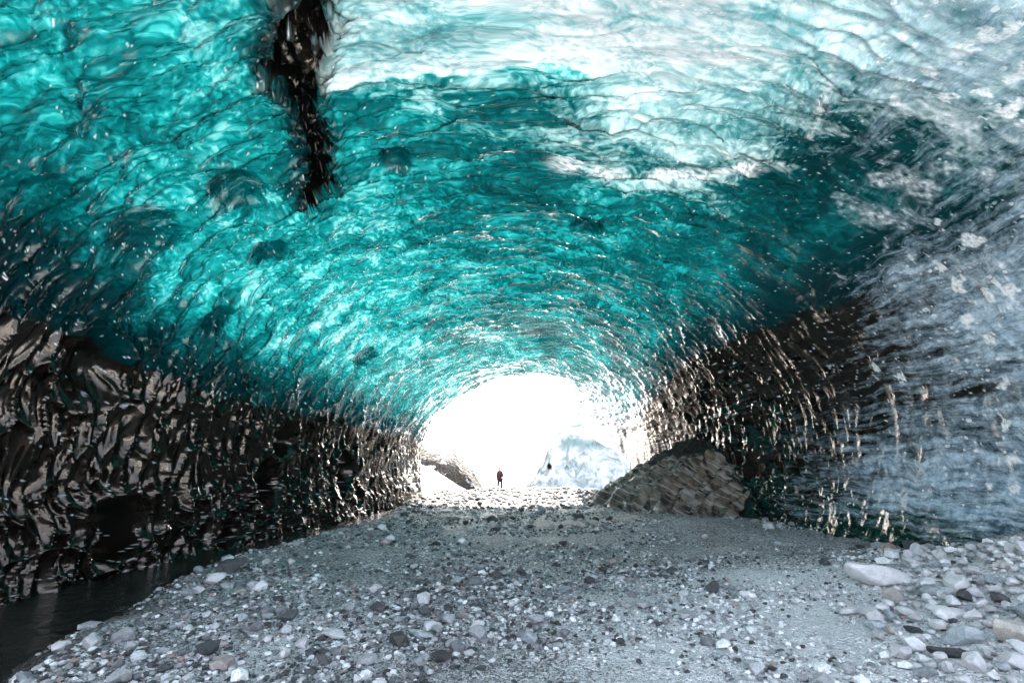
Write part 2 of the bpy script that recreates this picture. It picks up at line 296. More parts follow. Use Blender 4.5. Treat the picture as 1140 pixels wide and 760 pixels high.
def mat_gravel():
    g = N('gravel')
    tc = g.n('TexCoord').outputs['Object']
    k = g.sep(g.attr('kind', 1)); frost, wet, snow = k[0], k[1], k[2]
    v1 = g.sep(g.vor(tc, 38., 'F1', 'Color')); d1 = g.vor(tc, 38., 'F1')
    v2 = g.sep(g.vor(tc, 95., 'F1', 'Color')); d2 = g.vor(tc, 95., 'F1')
    n = g.noise(tc, 1.1, 6, .6); n5 = g.noise(tc, 14., 5, .65)
    c1 = g.ramp(v1[0], [(0, (.035, .037, .039)), (.25, (.12, .128, .132)), (.6, (.30, .315, .322)), (1, (.72, .73, .74))])
    c2 = g.ramp(v2[0], [(0, (.025, .027, .03)), (.4, (.14, .148, .154)), (1, (.66, .68, .69))])
    c = g.mix(g.ramp(n5, [(.42, 0.), (.58, 1.)]), c1, c2)
    c = g.mix(g.math('MULTIPLY', g.math('GREATER_THAN', v1[1], .93), .6), c, (.20, .12, .10, 1))
    c = g.mix(.75, c, g.ramp(n, [(.35, .62), (.65, 1.15)]), 'MULTIPLY')
    fm = g.math('ADD', g.math('MULTIPLY', frost, 1.15), g.math('MULTIPLY', g.math('SUBTRACT', n5, .5), 1.3))
    fm = g.math('ADD', fm, g.math('MULTIPLY', g.math('SUBTRACT', g.mix(.5, v1[2], v2[2]), .5), 1.3))
    fm = g.ramp(fm, [(.38, 0.), (.68, .97)])
    c = g.mix(fm, c, (.86, .88, .89, 1))
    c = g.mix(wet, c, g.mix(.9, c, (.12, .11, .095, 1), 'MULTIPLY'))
    sn = g.math('ADD', snow, g.math('MULTIPLY', g.math('SUBTRACT', n5, .5), .9))
    sn = g.ramp(sn, [(.42, 0.), (.55, 1.)])
    c = g.mix(sn, c, (.86, .88, .9, 1))
    h = g.math('ADD', g.math('MULTIPLY', d1, -1.), g.math('MULTIPLY', d2, -.45))
    nr = g.bump(h, 1., .04)
    p = g.n('BsdfPrincipled', Base__Color=c, Roughness=g.mix(wet, (.8,)*3+(1,), (.22,)*3+(1,)), Normal=nr)
    return g.done(p)

def mat_stone(name, ca, cb, cc=None, rough=.75):
    g = N(name)
    tc = g.n('TexCoord').outputs['Object']
    inf = g.n('ObjectInfo').outputs['Random']
    n = g.noise(tc, 3.2, 7, .62, .5); n2 = g.noise(tc, 22., 5, .65)
    c = g.mix(g.ramp(n, [(.36, 0.), (.64, 1.)]), ca+(1,), cb+(1,))
    c = g.mix(g.ramp(n2, [(.45, 0.), (.7, .7)]), c, (cc or (.55, .57, .58))+(1,))
    c = g.mix(1., c, g.ramp(inf, [(0, .72), (1, 1.2)]), 'MULTIPLY')
    nr = g.bump(g.math('ADD', n, g.math('MULTIPLY', n2, .35)), .6, .05)
    return g.done(g.n('BsdfPrincipled', Base__Color=c, Roughness=rough, Normal=nr))

def mat_pebbles():
    g = N('loose_pebbles')
    at = g.attr('tint'); tc = g.n('TexCoord').outputs['Object']
    c = g.mix(.8, at, g.ramp(g.noise(tc, 60., 3), [(.3, .6), (.7, 1.25)]), 'MULTIPLY')
    return g.done(g.n('BsdfPrincipled', Base__Color=c, Roughness=.72, Normal=g.bump(g.noise(tc, 70., 3), .4, .006)))

def mat_water():
    g = N('stream_water')
    tc = g.n('TexCoord').outputs['Object']
    h = g.math('ADD', g.noise(g.vmath('MULTIPLY', tc, (1.5, .8, 1)), 5., 4, .6, .8), g.math('MULTIPLY', g.noise(tc, 19., 3), .3))
    nr = g.bump(h, 1., .09)
    p = g.n('BsdfPrincipled', Base__Color=(.012, .013, .012, 1), Roughness=.05, IOR=1.33, Normal=nr)
    p.inputs['Specular IOR Level'].default_value = .5
    return g.done(p)

def mat_snow():
    g = N('snow')
    tc = g.n('TexCoord').outputs['Object']
    n = g.noise(tc, 1.5, 6, .6)
    c = g.ramp(n, [(.3, (.74, .78, .82)), (.6, (.88, .9, .92))])
    return g.done(g.n('BsdfPrincipled', Base__Color=c, Roughness=.7, Normal=g.bump(n, .5, .3)))

def mat_debris():
    g = N('morainic_debris')
    tc = g.n('TexCoord').outputs['Object']
    n = g.noise(tc, 1.6, 8, .65, .6); n2 = g.noise(tc, 9., 6, .65); v = g.vor(tc, 5., 'F1')
    c = g.ramp(n2, [(.35, (.012, .010, .008)), (.55, (.032, .027, .022)), (.75, (.08, .07, .06))])
    c = g.mix(g.ramp(n, [(.58, 0.), (.66, .9)]), c, (.8, .83, .86, 1))
    return g.done(g.n('BsdfPrincipled', Base__Color=c, Roughness=.85, Normal=g.bump(g.math('SUBTRACT', n2, v), .9, .2)))

def mat_cliff():
    g = N('snowy_cliff_ice')
    tc = g.n('TexCoord').outputs['Object']
    k = g.sep(g.attr('kind', 1))
    n = g.noise(tc, 1.1, 7, .62, .8); n2 = g.noise(g.vmath('MULTIPLY', tc, (.6, 1, 1)), 1.3, 8, .7, .6)
    c = g.mix(g.ramp(n2, [(.38, 0.), (.6, 1.)]), (.15, .21, .22, 1), (.62, .64, .65, 1))
    m = g.math('ADD', k[0], g.math('MULTIPLY', g.math('SUBTRACT', n2, .5), 1.3))
    c = g.mix(g.ramp(m, [(.35, 0.), (.9, .9)]), c, (.07, .15, .15, 1))
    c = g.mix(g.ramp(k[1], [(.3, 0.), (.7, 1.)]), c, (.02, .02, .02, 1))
    return g.done(g.n('BsdfPrincipled', Base__Color=c, Roughness=.4, Normal=g.bump(n2, .7, .3)))

def flat(name, c, rough=.8, bumpy=30.):
    g = N(name); tc = g.n('TexCoord').outputs['Object']; n = g.noise(tc, bumpy, 4)
    return g.done(g.n('BsdfPrincipled', Base__Color=g.mix(n, tuple(v*.75 for v in c)+(1,), tuple(v*1.2 for v in c)+(1,)), Roughness=rough, Normal=g.bump(n, .3, .01)))

ICE = mat_ice(); CRUST = mat_crust()
# ================================================================== THE ICE CAVE
def rbf(a, b, pts, sig):
    pa = np.log(np.array([q[0] for q in pts])); pb = np.array([q[1] for q in pts])*4.2
    val = np.array([q[2:] for q in pts]); out = np.zeros((len(a), val.shape[1])); W = np.full(len(a), 1e-9)
    for i in range(len(pts)):
        w = np.exp(-((a-pa[i])**2+(b-pb[i])**2)/(2*sig*sig)) + 1e-5/(.02+(a-pa[i])**2+(b-pb[i])**2)
        W += w; out += w[:, None]*val[i]
    return out/W[:, None]
def seg_dist(P, pts):
    d = np.full(len(P), 1e9); tt = np.zeros(len(P))
    for i in range(len(pts)-1):
        A = pts[i]; B = pts[i+1]; AB = B-A; t = np.clip(((P-A)@AB)/(AB@AB), 0, 1)
        dd = np.linalg.norm(P-A-t[:, None]*AB, axis=1); m = dd < d
        d = np.where(m, dd, d); tt = np.where(m, i+t, tt)
    return d, tt
def surf3(q): 
    x, y, z = smooth(np.array([q[0]]), np.array([q[1]])); return np.array([x[0], y[0], z[0]])

def build_cave():
    ys = [BACK]
    while ys[-1] < 3.0: ys.append(ys[-1]+.04)
    while ys[-1] < 36: ys.append(ys[-1]+max(RES*.017, (ys[-1]**2+25)/2560*.62*RES))
    ys = np.array(ys); n = len(ys); m = int(1080/RES); p1 = np.linspace(0, 1, m)
    Y, P = np.meshgrid(ys, p1, indexing='ij')
    # the mouth's rim runs obliquely and raggedly
    yend = 27.2 + 8.6*sst(.57, .66, P)*sst(.86, .78, P) + 2.*sst(.8, .9, P) + .5*fbm(P*9, P*0+2, 5, 4)
    Y = np.where(Y > 20, 20+(Y-20)*(yend-20)/(ys[-1]-20), Y)
    X, _, Z = smooth(Y, P)
    S = np.stack([X, Y, Z], -1)
    du = np.gradient(S, axis=0); dv = np.gradient(S, axis=1)
    Nn = np.cross(du, dv); Nn /= np.linalg.norm(Nn, axis=-1, keepdims=True)
    C = np.stack([X*0, Y, Z*0+1.5], -1)
    sgn = np.sign(((S-C)*Nn).sum(-1, keepdims=True)); Nn = Nn*sgn      # outward
    X, Y, Z, P = (a.ravel() for a in (X, Y, Z, P)); S = S.reshape(-1, 3); Nn = Nn.reshape(-1, 3)
    u = Y.copy(); v = P*19.5
    la = np.log(np.maximum(Y, 1.2)); lb = P*4.2
    wa = .05*fbm(u*.9, v*.9, 21, 4); wb = .05*fbm(u*.9, v*.9, 31, 4)
    F = rbf(la+wa*1.2, lb+wb*1.2, FIELD, .075)
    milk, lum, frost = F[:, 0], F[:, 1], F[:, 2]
    frost = np.where(frost > .12, np.clip(frost + .32*fbm(u*.45, v*1.7, 41, 4)*sst(.12, .4, frost), 0, 1), frost)
    # silt line, left and right
    eL = np.array(EDGE_L); eR = np.array(EDGE_R)[::-1]
    o = np.argsort(eL[:, 0]); pl = np.interp(Y, eL[o, 0], eL[o, 1]); o = np.argsort(eR[:, 0]); pr = np.interp(Y, eR[o, 0], eR[o, 1])
    rag = .012*fbm(u*1.1, v*1.1, 71, 5)
    dL = sst(.012, -.012, P-pl+rag*1.0); dR = sst(-.012, .012, P-pr+rag*.7)
    dL *= sst(30, 24, Y)*.45+.55; dR *= sst(30, 22, Y)*.6+.4
    dirt = np.maximum(dL, dR)
    # milky bands with a crisp lower edge
    b1 = np.array(BAND1); o = np.argsort(b1[:, 1]); yb = np.interp(P, b1[o, 1], b1[o, 0])
    inb = sst(b1[:, 1].min()-.006, b1[:, 1].min()+.002, P)*sst(.585, .55, P)
    edge = yb + .10*fbm(v*1.3, u*1.3, 81, 5)
    side = sst(edge+.03, edge-.03, Y)
    milk = np.where(inb > 0, milk*(1-inb)+inb*(side*np.maximum(milk, .62)+(1-side)*np.minimum(milk, .22+1.1*sst(.52, .56, P))), milk)
    lum = np.where((inb > 0) & (side > .5), np.maximum(lum, .75), lum)
    white = inb*side*np.exp(-((edge-Y)/.30)**2)*.55
    b2 = [surf3(q) for q in BAND2]; d, t = seg_dist(S, b2)
    white = np.maximum(white, sst(.22, .02, d+.22*fbm(u*2.5, v*2.5, 91, 5))*.8*sst(0, .6, t))
    vn = [surf3(q) for q in VEIN]; d, t = seg_dist(S, vn)
    white = np.maximum(white, sst(.07, .0, d+.12*fbm(u*4, v*4, 93, 5))*.6)
    # displacement (positive = into the ice)
    disp = .28*fbm(u*.16, v*.22, 3, 2) + .10*fbm(u*.55, v*.5, 8, 3)
    near_right = sst(.60, .66, P)*sst(13.5, 9.5, Y)
    topmilk = sst(.35, .8, milk)
    nl = sst(10, 5.5, Y)*sst(.52, .45, P)*(1-dL)
    amp = 1-.86*near_right; amp *= 1-.8*topmilk; amp *= 1-.25*nl
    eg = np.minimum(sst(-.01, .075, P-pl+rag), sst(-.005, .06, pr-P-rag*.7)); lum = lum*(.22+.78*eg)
    ro = .9*noise(u*.30+3, v*.30, 109)
    wu = u + ro*(v-9.7)*.16 + .30*noise(u*.6, v*.6, 108) + .18*noise(u*1.3, v*1.3, 101) + .05*noise(u*5, v*5, 102); wv = v + .30*noise(u*.55+20, v*.6, 110) + .24*noise(u*1.1+9, v*1.1, 103) + .07*noise(u*4.2, v*4.2, 104)
    size = .8+.7*_h(np.zeros_like(u), np.zeros_like(u), 1)
    tall = 1+.45*dirt
    sc = 1+.45*noise(u*.35+40, v*.4, 112)
    f1, f2, cid = worley(wu/.33*(1+0*sc), wv/.58, 111); cid = np.clip(cid*sc*1.2, 0, 1.5)
    g1, g2, cid2 = worley(wu/.16, wv/.25, 121)
    k1, _, _ = worley(wu/1.15, wv/1.5, 131)
    cup = np.minimum(f1/.62, 1.25)**1.7
    rim = np.exp(-((f2-f1)/.17)**2)
    rel = -.085*cup*(.6+.8*cid) - .012*rim*(.5+cid) - .018*np.minimum(g1/.6, 1.2)**1.6 - .012*np.exp(-((g2-g1)/.2)**2) - .05*(1-.8*dL)*np.minimum(k1/.62, 1.2)**1.5 
    dd = np.maximum(dL, dR*(1-near_right))
    su = u+.22*noise(u*.9, v*.9, 105)+.05*noise(u*3.5, v*2.5, 106)+.10*v; sv = v+.3*noise(u*1.1+9, v*1.1, 107)
    h1, h2, hid = worley(su/.22, sv/.78, 115); e1, e2, eid = worley(su/.12, sv/.40, 116)
    flute = -.110*np.minimum(h1/.62, 1.2)**1.5*(.45+.9*hid) - .045*np.exp(-((h2-h1)/.16)**2) - .042*np.minimum(e1/.6, 1.2)**1.5*(.3+eid) - .025*np.minimum(k1/.62, 1.2)**1.5
    rel = rel*(1-dd)+flute*dd
    far = sst(12, 24, Y)
    disp = disp + rel*amp*(1-.35*far)
    disp += near_right*(.05*fbm(u*.5, v*1.6, 141, 4) + .008*fbm(u*3, v*9, 145, 3))
    disp += nl*.12*fbm(u*1.4, v*1.2, 151, 3)
    # pockets melted into the wall
    pit = np.zeros_like(u)
    for (py, pp, r) in PITS:
        c = surf3((py, pp)); D = np.linalg.norm(c-np.array([0, 0, 1.7])); R = r*D/570.
        d = np.linalg.norm(S-c, axis=1)/R*(1+.25*fbm(u*1.6/R*.3, v*1.6/R*.3, 161, 2))
        h = sst(1.1, .45 if pp < .2 else .2, d)*(1.5 if pp < .19 else 1); disp = disp*(1-.75*np.minimum(h, 1)) + R*(.62 if pp < .21 else .30)*h
        disp -= (.10 if pp < .21 else .02)*R*np.exp(-((d-1.22)/.14)**2)
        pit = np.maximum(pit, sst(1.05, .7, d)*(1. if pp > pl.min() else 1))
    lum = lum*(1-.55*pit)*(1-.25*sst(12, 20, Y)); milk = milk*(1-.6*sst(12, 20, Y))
    # the black debris-filled fissure
    fz = [surf3(q) for q in FISS]; wd = [q[2]*np.linalg.norm(p-np.array([0, 0, 1.7]))/570. for q, p in zip(FISS, fz)]
    d, t = seg_dist(S, fz); w = np.interp(t, np.arange(len(wd)), wd)
    d2 = d + .40*np.abs(fbm(u*2.6, v*2.6, 171, 5)) + .16*fbm(u*7, v*7, 173, 4) - .09
    fi = sst(w*1.05, w*.55, d2)
    disp += fi*(.35+.4*fbm(u*4, v*4, 181, 5)) - .07*np.exp(-((d2-w*1.2)/.07)**2)
    # frosty inclusions on the right
    incl = np.zeros_like(u)
    for (py, pp, r) in INCL:
        c = surf3((py, pp)); R = (r if r > 20 else r*.85)*np.linalg.norm(c-np.array([0, 0, 1.7]))/570.
        d = np.linalg.norm(S-c, axis=1)/R
        d = d*(1+1.3*fbm(u/R*1.0+py*7, v/R*1.0, 191, 4))
        incl = np.maximum(incl, sst(.92 if r > 20 else .68, .3 if r > 20 else .5, d)*(.55+.9*fbm(u*11, v*11, 195, 5) if r > 20 else 1))
    V = S + Nn*disp[:, None]
    ice = np.stack([np.clip(milk, 0, 1), np.clip(lum, 0, 1.2), np.clip(frost, 0, 1)], 1)
    kind = np.stack([np.clip(np.maximum(dirt, np.maximum(fi, .52*sst(w*2.6, w*.9, d2+.1*fbm(u*3, v*3, 177, 4)))), 0, 1), incl, np.clip(white, 0, 1)], 1)
    flow = np.stack([u, v, 0*u], 1)
    # faces look into the cave
    Fc = grid_faces(n, m)
    a = V[Fc[len(Fc)//2]]; fn = np.cross(a[1]-a[0], a[2]-a[1])
    if (fn*Nn[Fc[len(Fc)//2][0]]).sum() > 0: Fc = Fc[:, ::-1].copy()
    fc = lambda q: q[Fc].mean(1)
    f_fi = fc(fi) > .5; f_dL = (fc(P-pl+rag) < 0) & ~f_fi; f_dR = (fc(P-pr+rag*.7) > 0) & ~f_fi
    rest = ~(f_fi | f_dL | f_dR); f_mk = rest & (fc(side*inb) > .5); rest = rest & ~f_mk
    root = tag(empty('ice_cave', (0, 12, 0)), 'huge scalloped teal ice cave whose vault arches over the gravel floor', 'ice cave')
    root.location = (0, 0, 0)
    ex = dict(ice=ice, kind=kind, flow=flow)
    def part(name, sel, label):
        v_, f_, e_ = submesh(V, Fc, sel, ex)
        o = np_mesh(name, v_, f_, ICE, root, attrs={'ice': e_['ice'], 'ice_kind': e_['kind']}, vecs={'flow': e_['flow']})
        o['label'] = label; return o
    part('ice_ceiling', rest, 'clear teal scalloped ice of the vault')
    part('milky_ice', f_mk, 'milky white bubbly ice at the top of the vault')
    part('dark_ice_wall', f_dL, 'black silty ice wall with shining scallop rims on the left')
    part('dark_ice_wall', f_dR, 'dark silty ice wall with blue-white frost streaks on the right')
    part('fissure', f_fi, 'black debris-filled crack in the upper left vault')
    # the glacier round the cave: outer skin and the two end faces, so the ice has thickness
    q = 90; yo = np.linspace(0, 1, 44)
    pin = np.linspace(0, m-1, q).astype(int)
    first = V.reshape(n, m, 3)[0, pin]; last = V.reshape(n, m, 3)[-1, pin]
    ang = np.linspace(PHI0, PHI1, q)
    rows = [first]
    for t in yo:
        yy = BACK-.6+t*(27.9+.6-BACK)
        yy = yy + 8.6*sst(.57, .66, np.linspace(0, 1, q))*t
        ox = np.cos(ang)*(15+1.5*np.sin(t*4)); oz = 1.5+np.sin(ang)*np.where(np.sin(ang) > 0, 11+1.2*np.sin(t*5+1), 4.5)
        jit = .5*fbm(ang*2.2, np.full(q, t*9.), 201, 4)
        rows.append(np.stack([ox*(1+.04*jit), yy+.5*jit, oz+jit], 1))
    rows.append(last)
    G = np.array(rows); o = np_mesh('glacier_surface', G.reshape(-1, 3), grid_faces(len(rows), q), CRUST, root)
    o['label'] = 'snow-dusted outer ice of the glacier around the cave'
    return root
build_cave()

# ================================================================== GROUND (one sheet)
GRAVEL = mat_gravel()
def build_ground():
    xs = list(np.arange(-9.4, 9.4, .032*RES)); s = .05; a = xs[-1]
    ext = []
    while a < 900: s *= 1.35; a += s; ext.append(a)
    xs = np.array([-e for e in ext[::-1]]+xs+ext)
    ys = [-900., -400, -150, -60, -25, -12, -6, -3, -1.5, -.5, .5, 1.2, 1.8]
    y = 2.2
    while y < 48: ys.append(y); y += max(.018, y*y/1000*.95*RES*.8)
    s = y-ys[-1]
    while y < 900: ys.append(y); s *= 1.3; y += s
    ys = np.array(ys); Y, X = np.meshgrid(ys, xs, indexing='ij')
    x, y = X.ravel(), Y.ravel()
    z = ground_z(x, y)
    near = sst(60, 30, y)
    f1, f2, c = worley(x/.075, y/.075, 301); g1, _, c2 = worley(x/.19+.1*noise(x*5, y*5), y/.17, 311); 
    dense = sst(-.1, .25, fbm(x*.5, y*.5, 320, 3)+.1)
    z = z + near*(.020*np.maximum(0, .55-f1)*(.4+c) + .07*np.maximum(0, .5-g1)*(c2 > .45)*c2*(.35+.65*dense)*sst(-1, 2, -(x-2.5)*1.0+1.2+.0*y)
                  + .010*fbm(x*9, y*9, 330, 3))
    out = np.clip(sst(39, 48, y+2*fbm(x*.3, y*.3, 340, 3)) + sst(8.5, 12, np.abs(x)), 0, 1)
    out = np.maximum(out, sst(30.5, 34, y)*sst(-2.2, -4., x)*.9)
    frost = .2 + 1.5*np.exp(-((x-2.6-.1*y)/2.0)**2)*sst(9.0, 5.5, y) + .35*sst(2, 5, x)*sst(8, 5, y) + .35*sst(9, 5, y)*sst(1.5, 0, np.abs(x+2.2))
    frost += .2*fbm(x*.9, y*.9, 350, 4)
    frost *= sst(24, 8, y)*.9+.1
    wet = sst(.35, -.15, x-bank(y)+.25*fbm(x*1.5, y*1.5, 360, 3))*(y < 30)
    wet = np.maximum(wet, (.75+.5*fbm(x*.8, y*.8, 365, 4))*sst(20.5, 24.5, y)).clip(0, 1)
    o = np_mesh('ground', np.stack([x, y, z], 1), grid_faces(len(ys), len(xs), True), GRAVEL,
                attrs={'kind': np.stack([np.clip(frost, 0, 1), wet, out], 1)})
    tag(o, 'grey gravel floor running out of the cave to snow', 'ground', kind='structure')
    # stream
    yy = np.concatenate([np.arange(-8, 3, 1.), np.arange(3, 27, .25)]); k = np.linspace(0, 1, 40)
    Yw, K = np.meshgrid(yy, k, indexing='ij')
    Xw = (-9.0)*(1-K)+(bank(Yw)+.6)*K
    zw = -.17 + .006*noise(Xw*2, Yw*2, 5)
    w = np_mesh('stream_water', np.stack([Xw, Yw, zw], -1).reshape(-1, 3), grid_faces(len(yy), 40, True), mat_water())
    tag(w, 'dark shallow meltwater stream along the foot of the left ice wall', 'water', kind='structure')
build_ground()

def gz(x, y): return float(ground_z(np.array([float(x)]), np.array([float(y)]))[0])

# ================================================================== STONES
def ico(sub):
    bm = bmesh.new(); bmesh.ops.create_icosphere(bm, subdivisions=sub, radius=1)
    V = np.array([v.co[:] for v in bm.verts]); F = np.array([[v.index for v in f.verts] for f in bm.faces]); bm.free(); return V, F
ICOS = {k: ico(k) for k in (1, 2, 4)}
def stone_shape(sub, seed, angular=.5):
    r = np.random.default_rng(seed); V, F = ICOS[sub]; V = V.copy()
    for k in range(int(9+14*angular)):                     # planar cuts make facets
        d = r.normal(size=3); d /= np.linalg.norm(d); h = r.uniform(.42, .8)
        t = V@d; V -= np.outer(np.maximum(0, t-h)*(.88+.12*angular), d)
    if sub > 1:
        off = r.uniform(0, 50, 3)
        for i in range(len(V)):
            q = Vector(V[i]*1.3+off); V[i] *= 1+.13*mnoise.noise(q)+.05*mnoise.noise(q*3.1)+(.02*mnoise.noise(q*9) if sub > 3 else 0)
    V *= np.array([r.uniform(.85, 1.15), r.uniform(.65, .95), r.uniform(.42, .72)])
    return V, F
SM = {
 'pale': mat_stone('pale_stone', (.50, .51, .52), (.68, .69, .70), (.82, .83, .84)),
 'blue': mat_stone('blue_grey_stone', (.21, .25, .27), (.38, .43, .46), (.56, .60, .62)),
 'dark': mat_stone('dark_basalt', (.03, .033, .036), (.075, .08, .085), (.17, .18, .19)),
 'tan':  mat_stone('tan_stone', (.34, .31, .28), (.50, .48, .44), (.68, .67, .65)),
 'pink': mat_stone('pinkish_stone', (.34, .27, .26), (.46, .40, .39), (.6, .58, .58)),
}
VAR = {}
def variant(kind, v, sub=4):
    key = (kind, v, sub)
    if key not in VAR:
        V, F = stone_shape(sub, v*7+3, .2+.09*(v % 9))
        me = bpy.data.meshes.new('stone'); me.from_pydata(V.tolist(), [], F.tolist()); me.materials.append(SM[kind])
        me.polygons.foreach_set('use_smooth', np.full(len(F), True)); me.update(); VAR[key] = me
    return VAR[key]
count = [0]
def stone(x, y, w, kind, v, label, group, name='stone', hz=1., rz=None, sink=.18, z=None, cat='stone', tilt=.25):
    o = bpy.data.objects.new(name, variant(kind, v, 4 if w/y > .03 else 2)); COL.objects.link(o); count[0] += 1
    h = w*.5
    zz = gz(x, y) if z is None else z
    o.location = (x, y, zz + h*.55*hz*(1-2*sink)); o.scale = (h, h, h*hz)
    o.rotation_euler = (random.uniform(-tilt, tilt), random.uniform(-tilt, tilt), random.uniform(0, 6.28) if rz is None else rz)
    return tag(o, label, cat, group)
def on_ground(px, py):
    # where the line of sight through a photograph point meets the ground
    dx = (px-570)/FP; du = (380-py)/FP; f = math.cos(PITCH)-du*math.sin(PITCH); up = math.sin(PITCH)+du*math.cos(PITCH)
    t = np.exp(np.linspace(math.log(2.), math.log(70.), 220)); h = 1.7+up*t-ground_z(dx*t, f*t)
    i = int(np.argmax(h < 0)) if (h < 0).any() else len(t)-1
    lo = t[i-1]+(t[i]-t[i-1])*h[i-1]/(h[i-1]-h[i]+1e-9) if i else t[0]
    return dx*lo, f*lo, lo
for (px, py, wp, kind, v, hz, label) in NAMED:
    x, y, t = on_ground(px, py); stone(x, y, wp*t/FP*1.05, kind, v, label, 'larger stones on the cave floor', 'boulder' if wp >= 34 else 'stone', hz, rz=random.uniform(-.3, .3), cat='boulder' if wp >= 34 else 'stone')
# the pile at lower right
taken = [(on_ground(a[0], a[1])[:2], a[2]) for a in NAMED]
used = []
def free(x, y, w):
    for (q, r) in used:
        if math.hypot(x-q[0], y-q[1]) < (w+r)*.40: return False
    return True
for (px, py, wp, *_r) in NAMED:
    x, y, t = on_ground(px, py); used.append(((x, y), wp*t/FP))
kinds = ['pale']*14+['blue']*3+['tan']+['dark']
n = 0
for _ in range(3000):
    if n >= 125: break
    px = random.uniform(935, 1175); py = random.uniform(612, 775)
    lim = 640+ (1010-px)*.9 if px < 1010 else 615
    if py < lim or py > 700+(px-960)*.8: continue
    x, y, t = on_ground(px, py); w = random.choice([.12, .15, .18, .22, .27, .33])*random.uniform(.8, 1.2)
    if not free(x, y, w): continue
    used.append(((x, y), w)); k = random.choice(kinds)
    stone(x, y, w, k, random.randrange(14), PILE_L[k], 'stones of the pale pile at lower right', sink=-.1 if w < .2 else .1); n += 1
n = 0
for _ in range(4000):
    if n >= 82: break
    px = random.uniform(0, 900); py = random.uniform(575, 760); x, y, t = on_ground(px, py)
    if x < bank(y)+.1 or (px > 640 and random.random() < .8): continue
    w = random.choice([.07, .09, .11, .14, .2])*random.uniform(.9, 1.2)*(1+.035*y)
    if not free(x, y, w*2): continue
    used.append(((x, y), w)); k = random.choice(kinds+['dark']*3+['blue']*4+['pink'])
    stone(x, y, w, k, random.randrange(14), FLOOR_L[k], 'stones scattered over the gravel floor', sink=.15); n += 1
n = 0
for _ in range(4000):
    if n >= 55: break
    px = random.uniform(500, 700); py = random.uniform(543, 590); x, y, t = on_ground(px, py)
    if y > 41 or x > 3.4 and y < 24 and y > 15: continue
    w = random.uniform(.18, .48)
    if not free(x, y, w*1.1): continue
    used.append(((x, y), w)); k = random.choice(['dark', 'dark', 'dark', 'blue'] if y > 21 else ['dark', 'blue', 'tan'])
    stone(x, y, w, k, random.randrange(14), MOUTH_L[k], 'rubble stones across the cave mouth', sink=.1); n += 1

def pebbles():
    sh = [stone_shape(1, 900+k, .4) for k in range(12)]
    cnt = int(60000/RES**2); ys = 2.6*np.exp(rng.random(cnt)*math.log(32/2.6)); ys = np.where(rng.random(cnt) < .25, rng.uniform(3, 9, cnt), ys)
    xs = (rng.random(cnt)*2-1)*np.minimum(ys*1.08+.4, 7.4)
    d = fbm(xs*.55, ys*.55, 400, 4); keep = (xs > bank(ys)-.25) & (d*1.6+rng.random(cnt)*.8 > .20+.35*sst(1.5, 3.5, xs)*sst(16, 12, ys))
    xs, ys = xs[keep], ys[keep]; zs = ground_z(xs, ys)
    sz = .012+.036*rng.random(len(xs))**2.5+.0014*ys; sz *= 1-.35*sst(2, 4, xs)*sst(6, 5, xs)
    big = rng.random(len(xs)) < .035; sz = np.where(big, sz*rng.uniform(1.6, 3.2, len(xs)), sz)
    pile = np.exp(-((xs-6.2)/1.6)**2-((ys-5.6)/2.2)**2); sz *= 1+1.2*pile
    xr = rng.uniform(-4.2, 5.2, 2600); yr = rng.uniform(17, 43, 2600); k = (rng.random(2600) < sst(16, 27, yr)) & ((xr > -2.5) | (yr < 30))
    xs = np.concatenate([xs, xr[k]]); ys = np.concatenate([ys, yr[k]]); zs = np.concatenate([zs, ground_z(xr[k], yr[k])]); sz = np.concatenate([sz, (.05+.13*rng.random(k.sum())**2)*(1+.9*sst(31, 36, yr[k])*(rng.random(k.sum()) < .35))])
    bright = rng.random(len(xs)) < .8*np.exp(-((xs-2.6-.1*ys)/2.0)**2)*sst(9.0, 5.5, ys)+.7*np.exp(-((xs-6.2)/1.6)**2-((ys-5.6)/2.2)**2)
    VV, FF, TT = [], [], []; base = 0
    pal = np.array([(.06, .065, .07), (.17, .18, .19), (.31, .325, .335), (.52, .54, .555), (.80, .82, .83), (.045, .045, .045), (.34, .25, .22)])
    pi = rng.choice(len(pal), len(xs), p=[.17, .22, .24, .17, .1, .07, .03])
    pi = np.where(bright, rng.choice([2, 3, 4], len(xs)), pi)
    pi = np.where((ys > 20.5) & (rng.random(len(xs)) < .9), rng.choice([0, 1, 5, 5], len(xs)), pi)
    ra = rng.random(len(xs))*6.28; vi = rng.integers(0, 12, len(xs))
    for k in range(12):
        s = vi == k; V, F = sh[k]; c = np.cos(ra[s])[:, None]; q = np.sin(ra[s])[:, None]
        W = np.stack([V[None, :, 0]*c-V[None, :, 1]*q, V[None, :, 0]*q+V[None, :, 1]*c, np.repeat(V[None, :, 2], s.sum(), 0)], -1)*sz[s][:, None, None]
        W += np.stack([xs[s], ys[s], zs[s]+sz[s]*.35], 1)[:, None, :]
        VV.append(W.reshape(-1, 3)); FF.append((F[None]+base+np.arange(s.sum())[:, None, None]*len(V)).reshape(-1, 3)); base += s.sum()*len(V)
        TT.append(np.repeat(pal[pi[s]]*(1+.0*ra[s][:, None]), len(V), 0))
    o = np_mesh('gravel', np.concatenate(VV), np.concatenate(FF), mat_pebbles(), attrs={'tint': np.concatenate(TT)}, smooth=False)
    tag(o, 'loose grey gravel and pebbles strewn over the cave floor', 'gravel', kind='stuff')
pebbles()

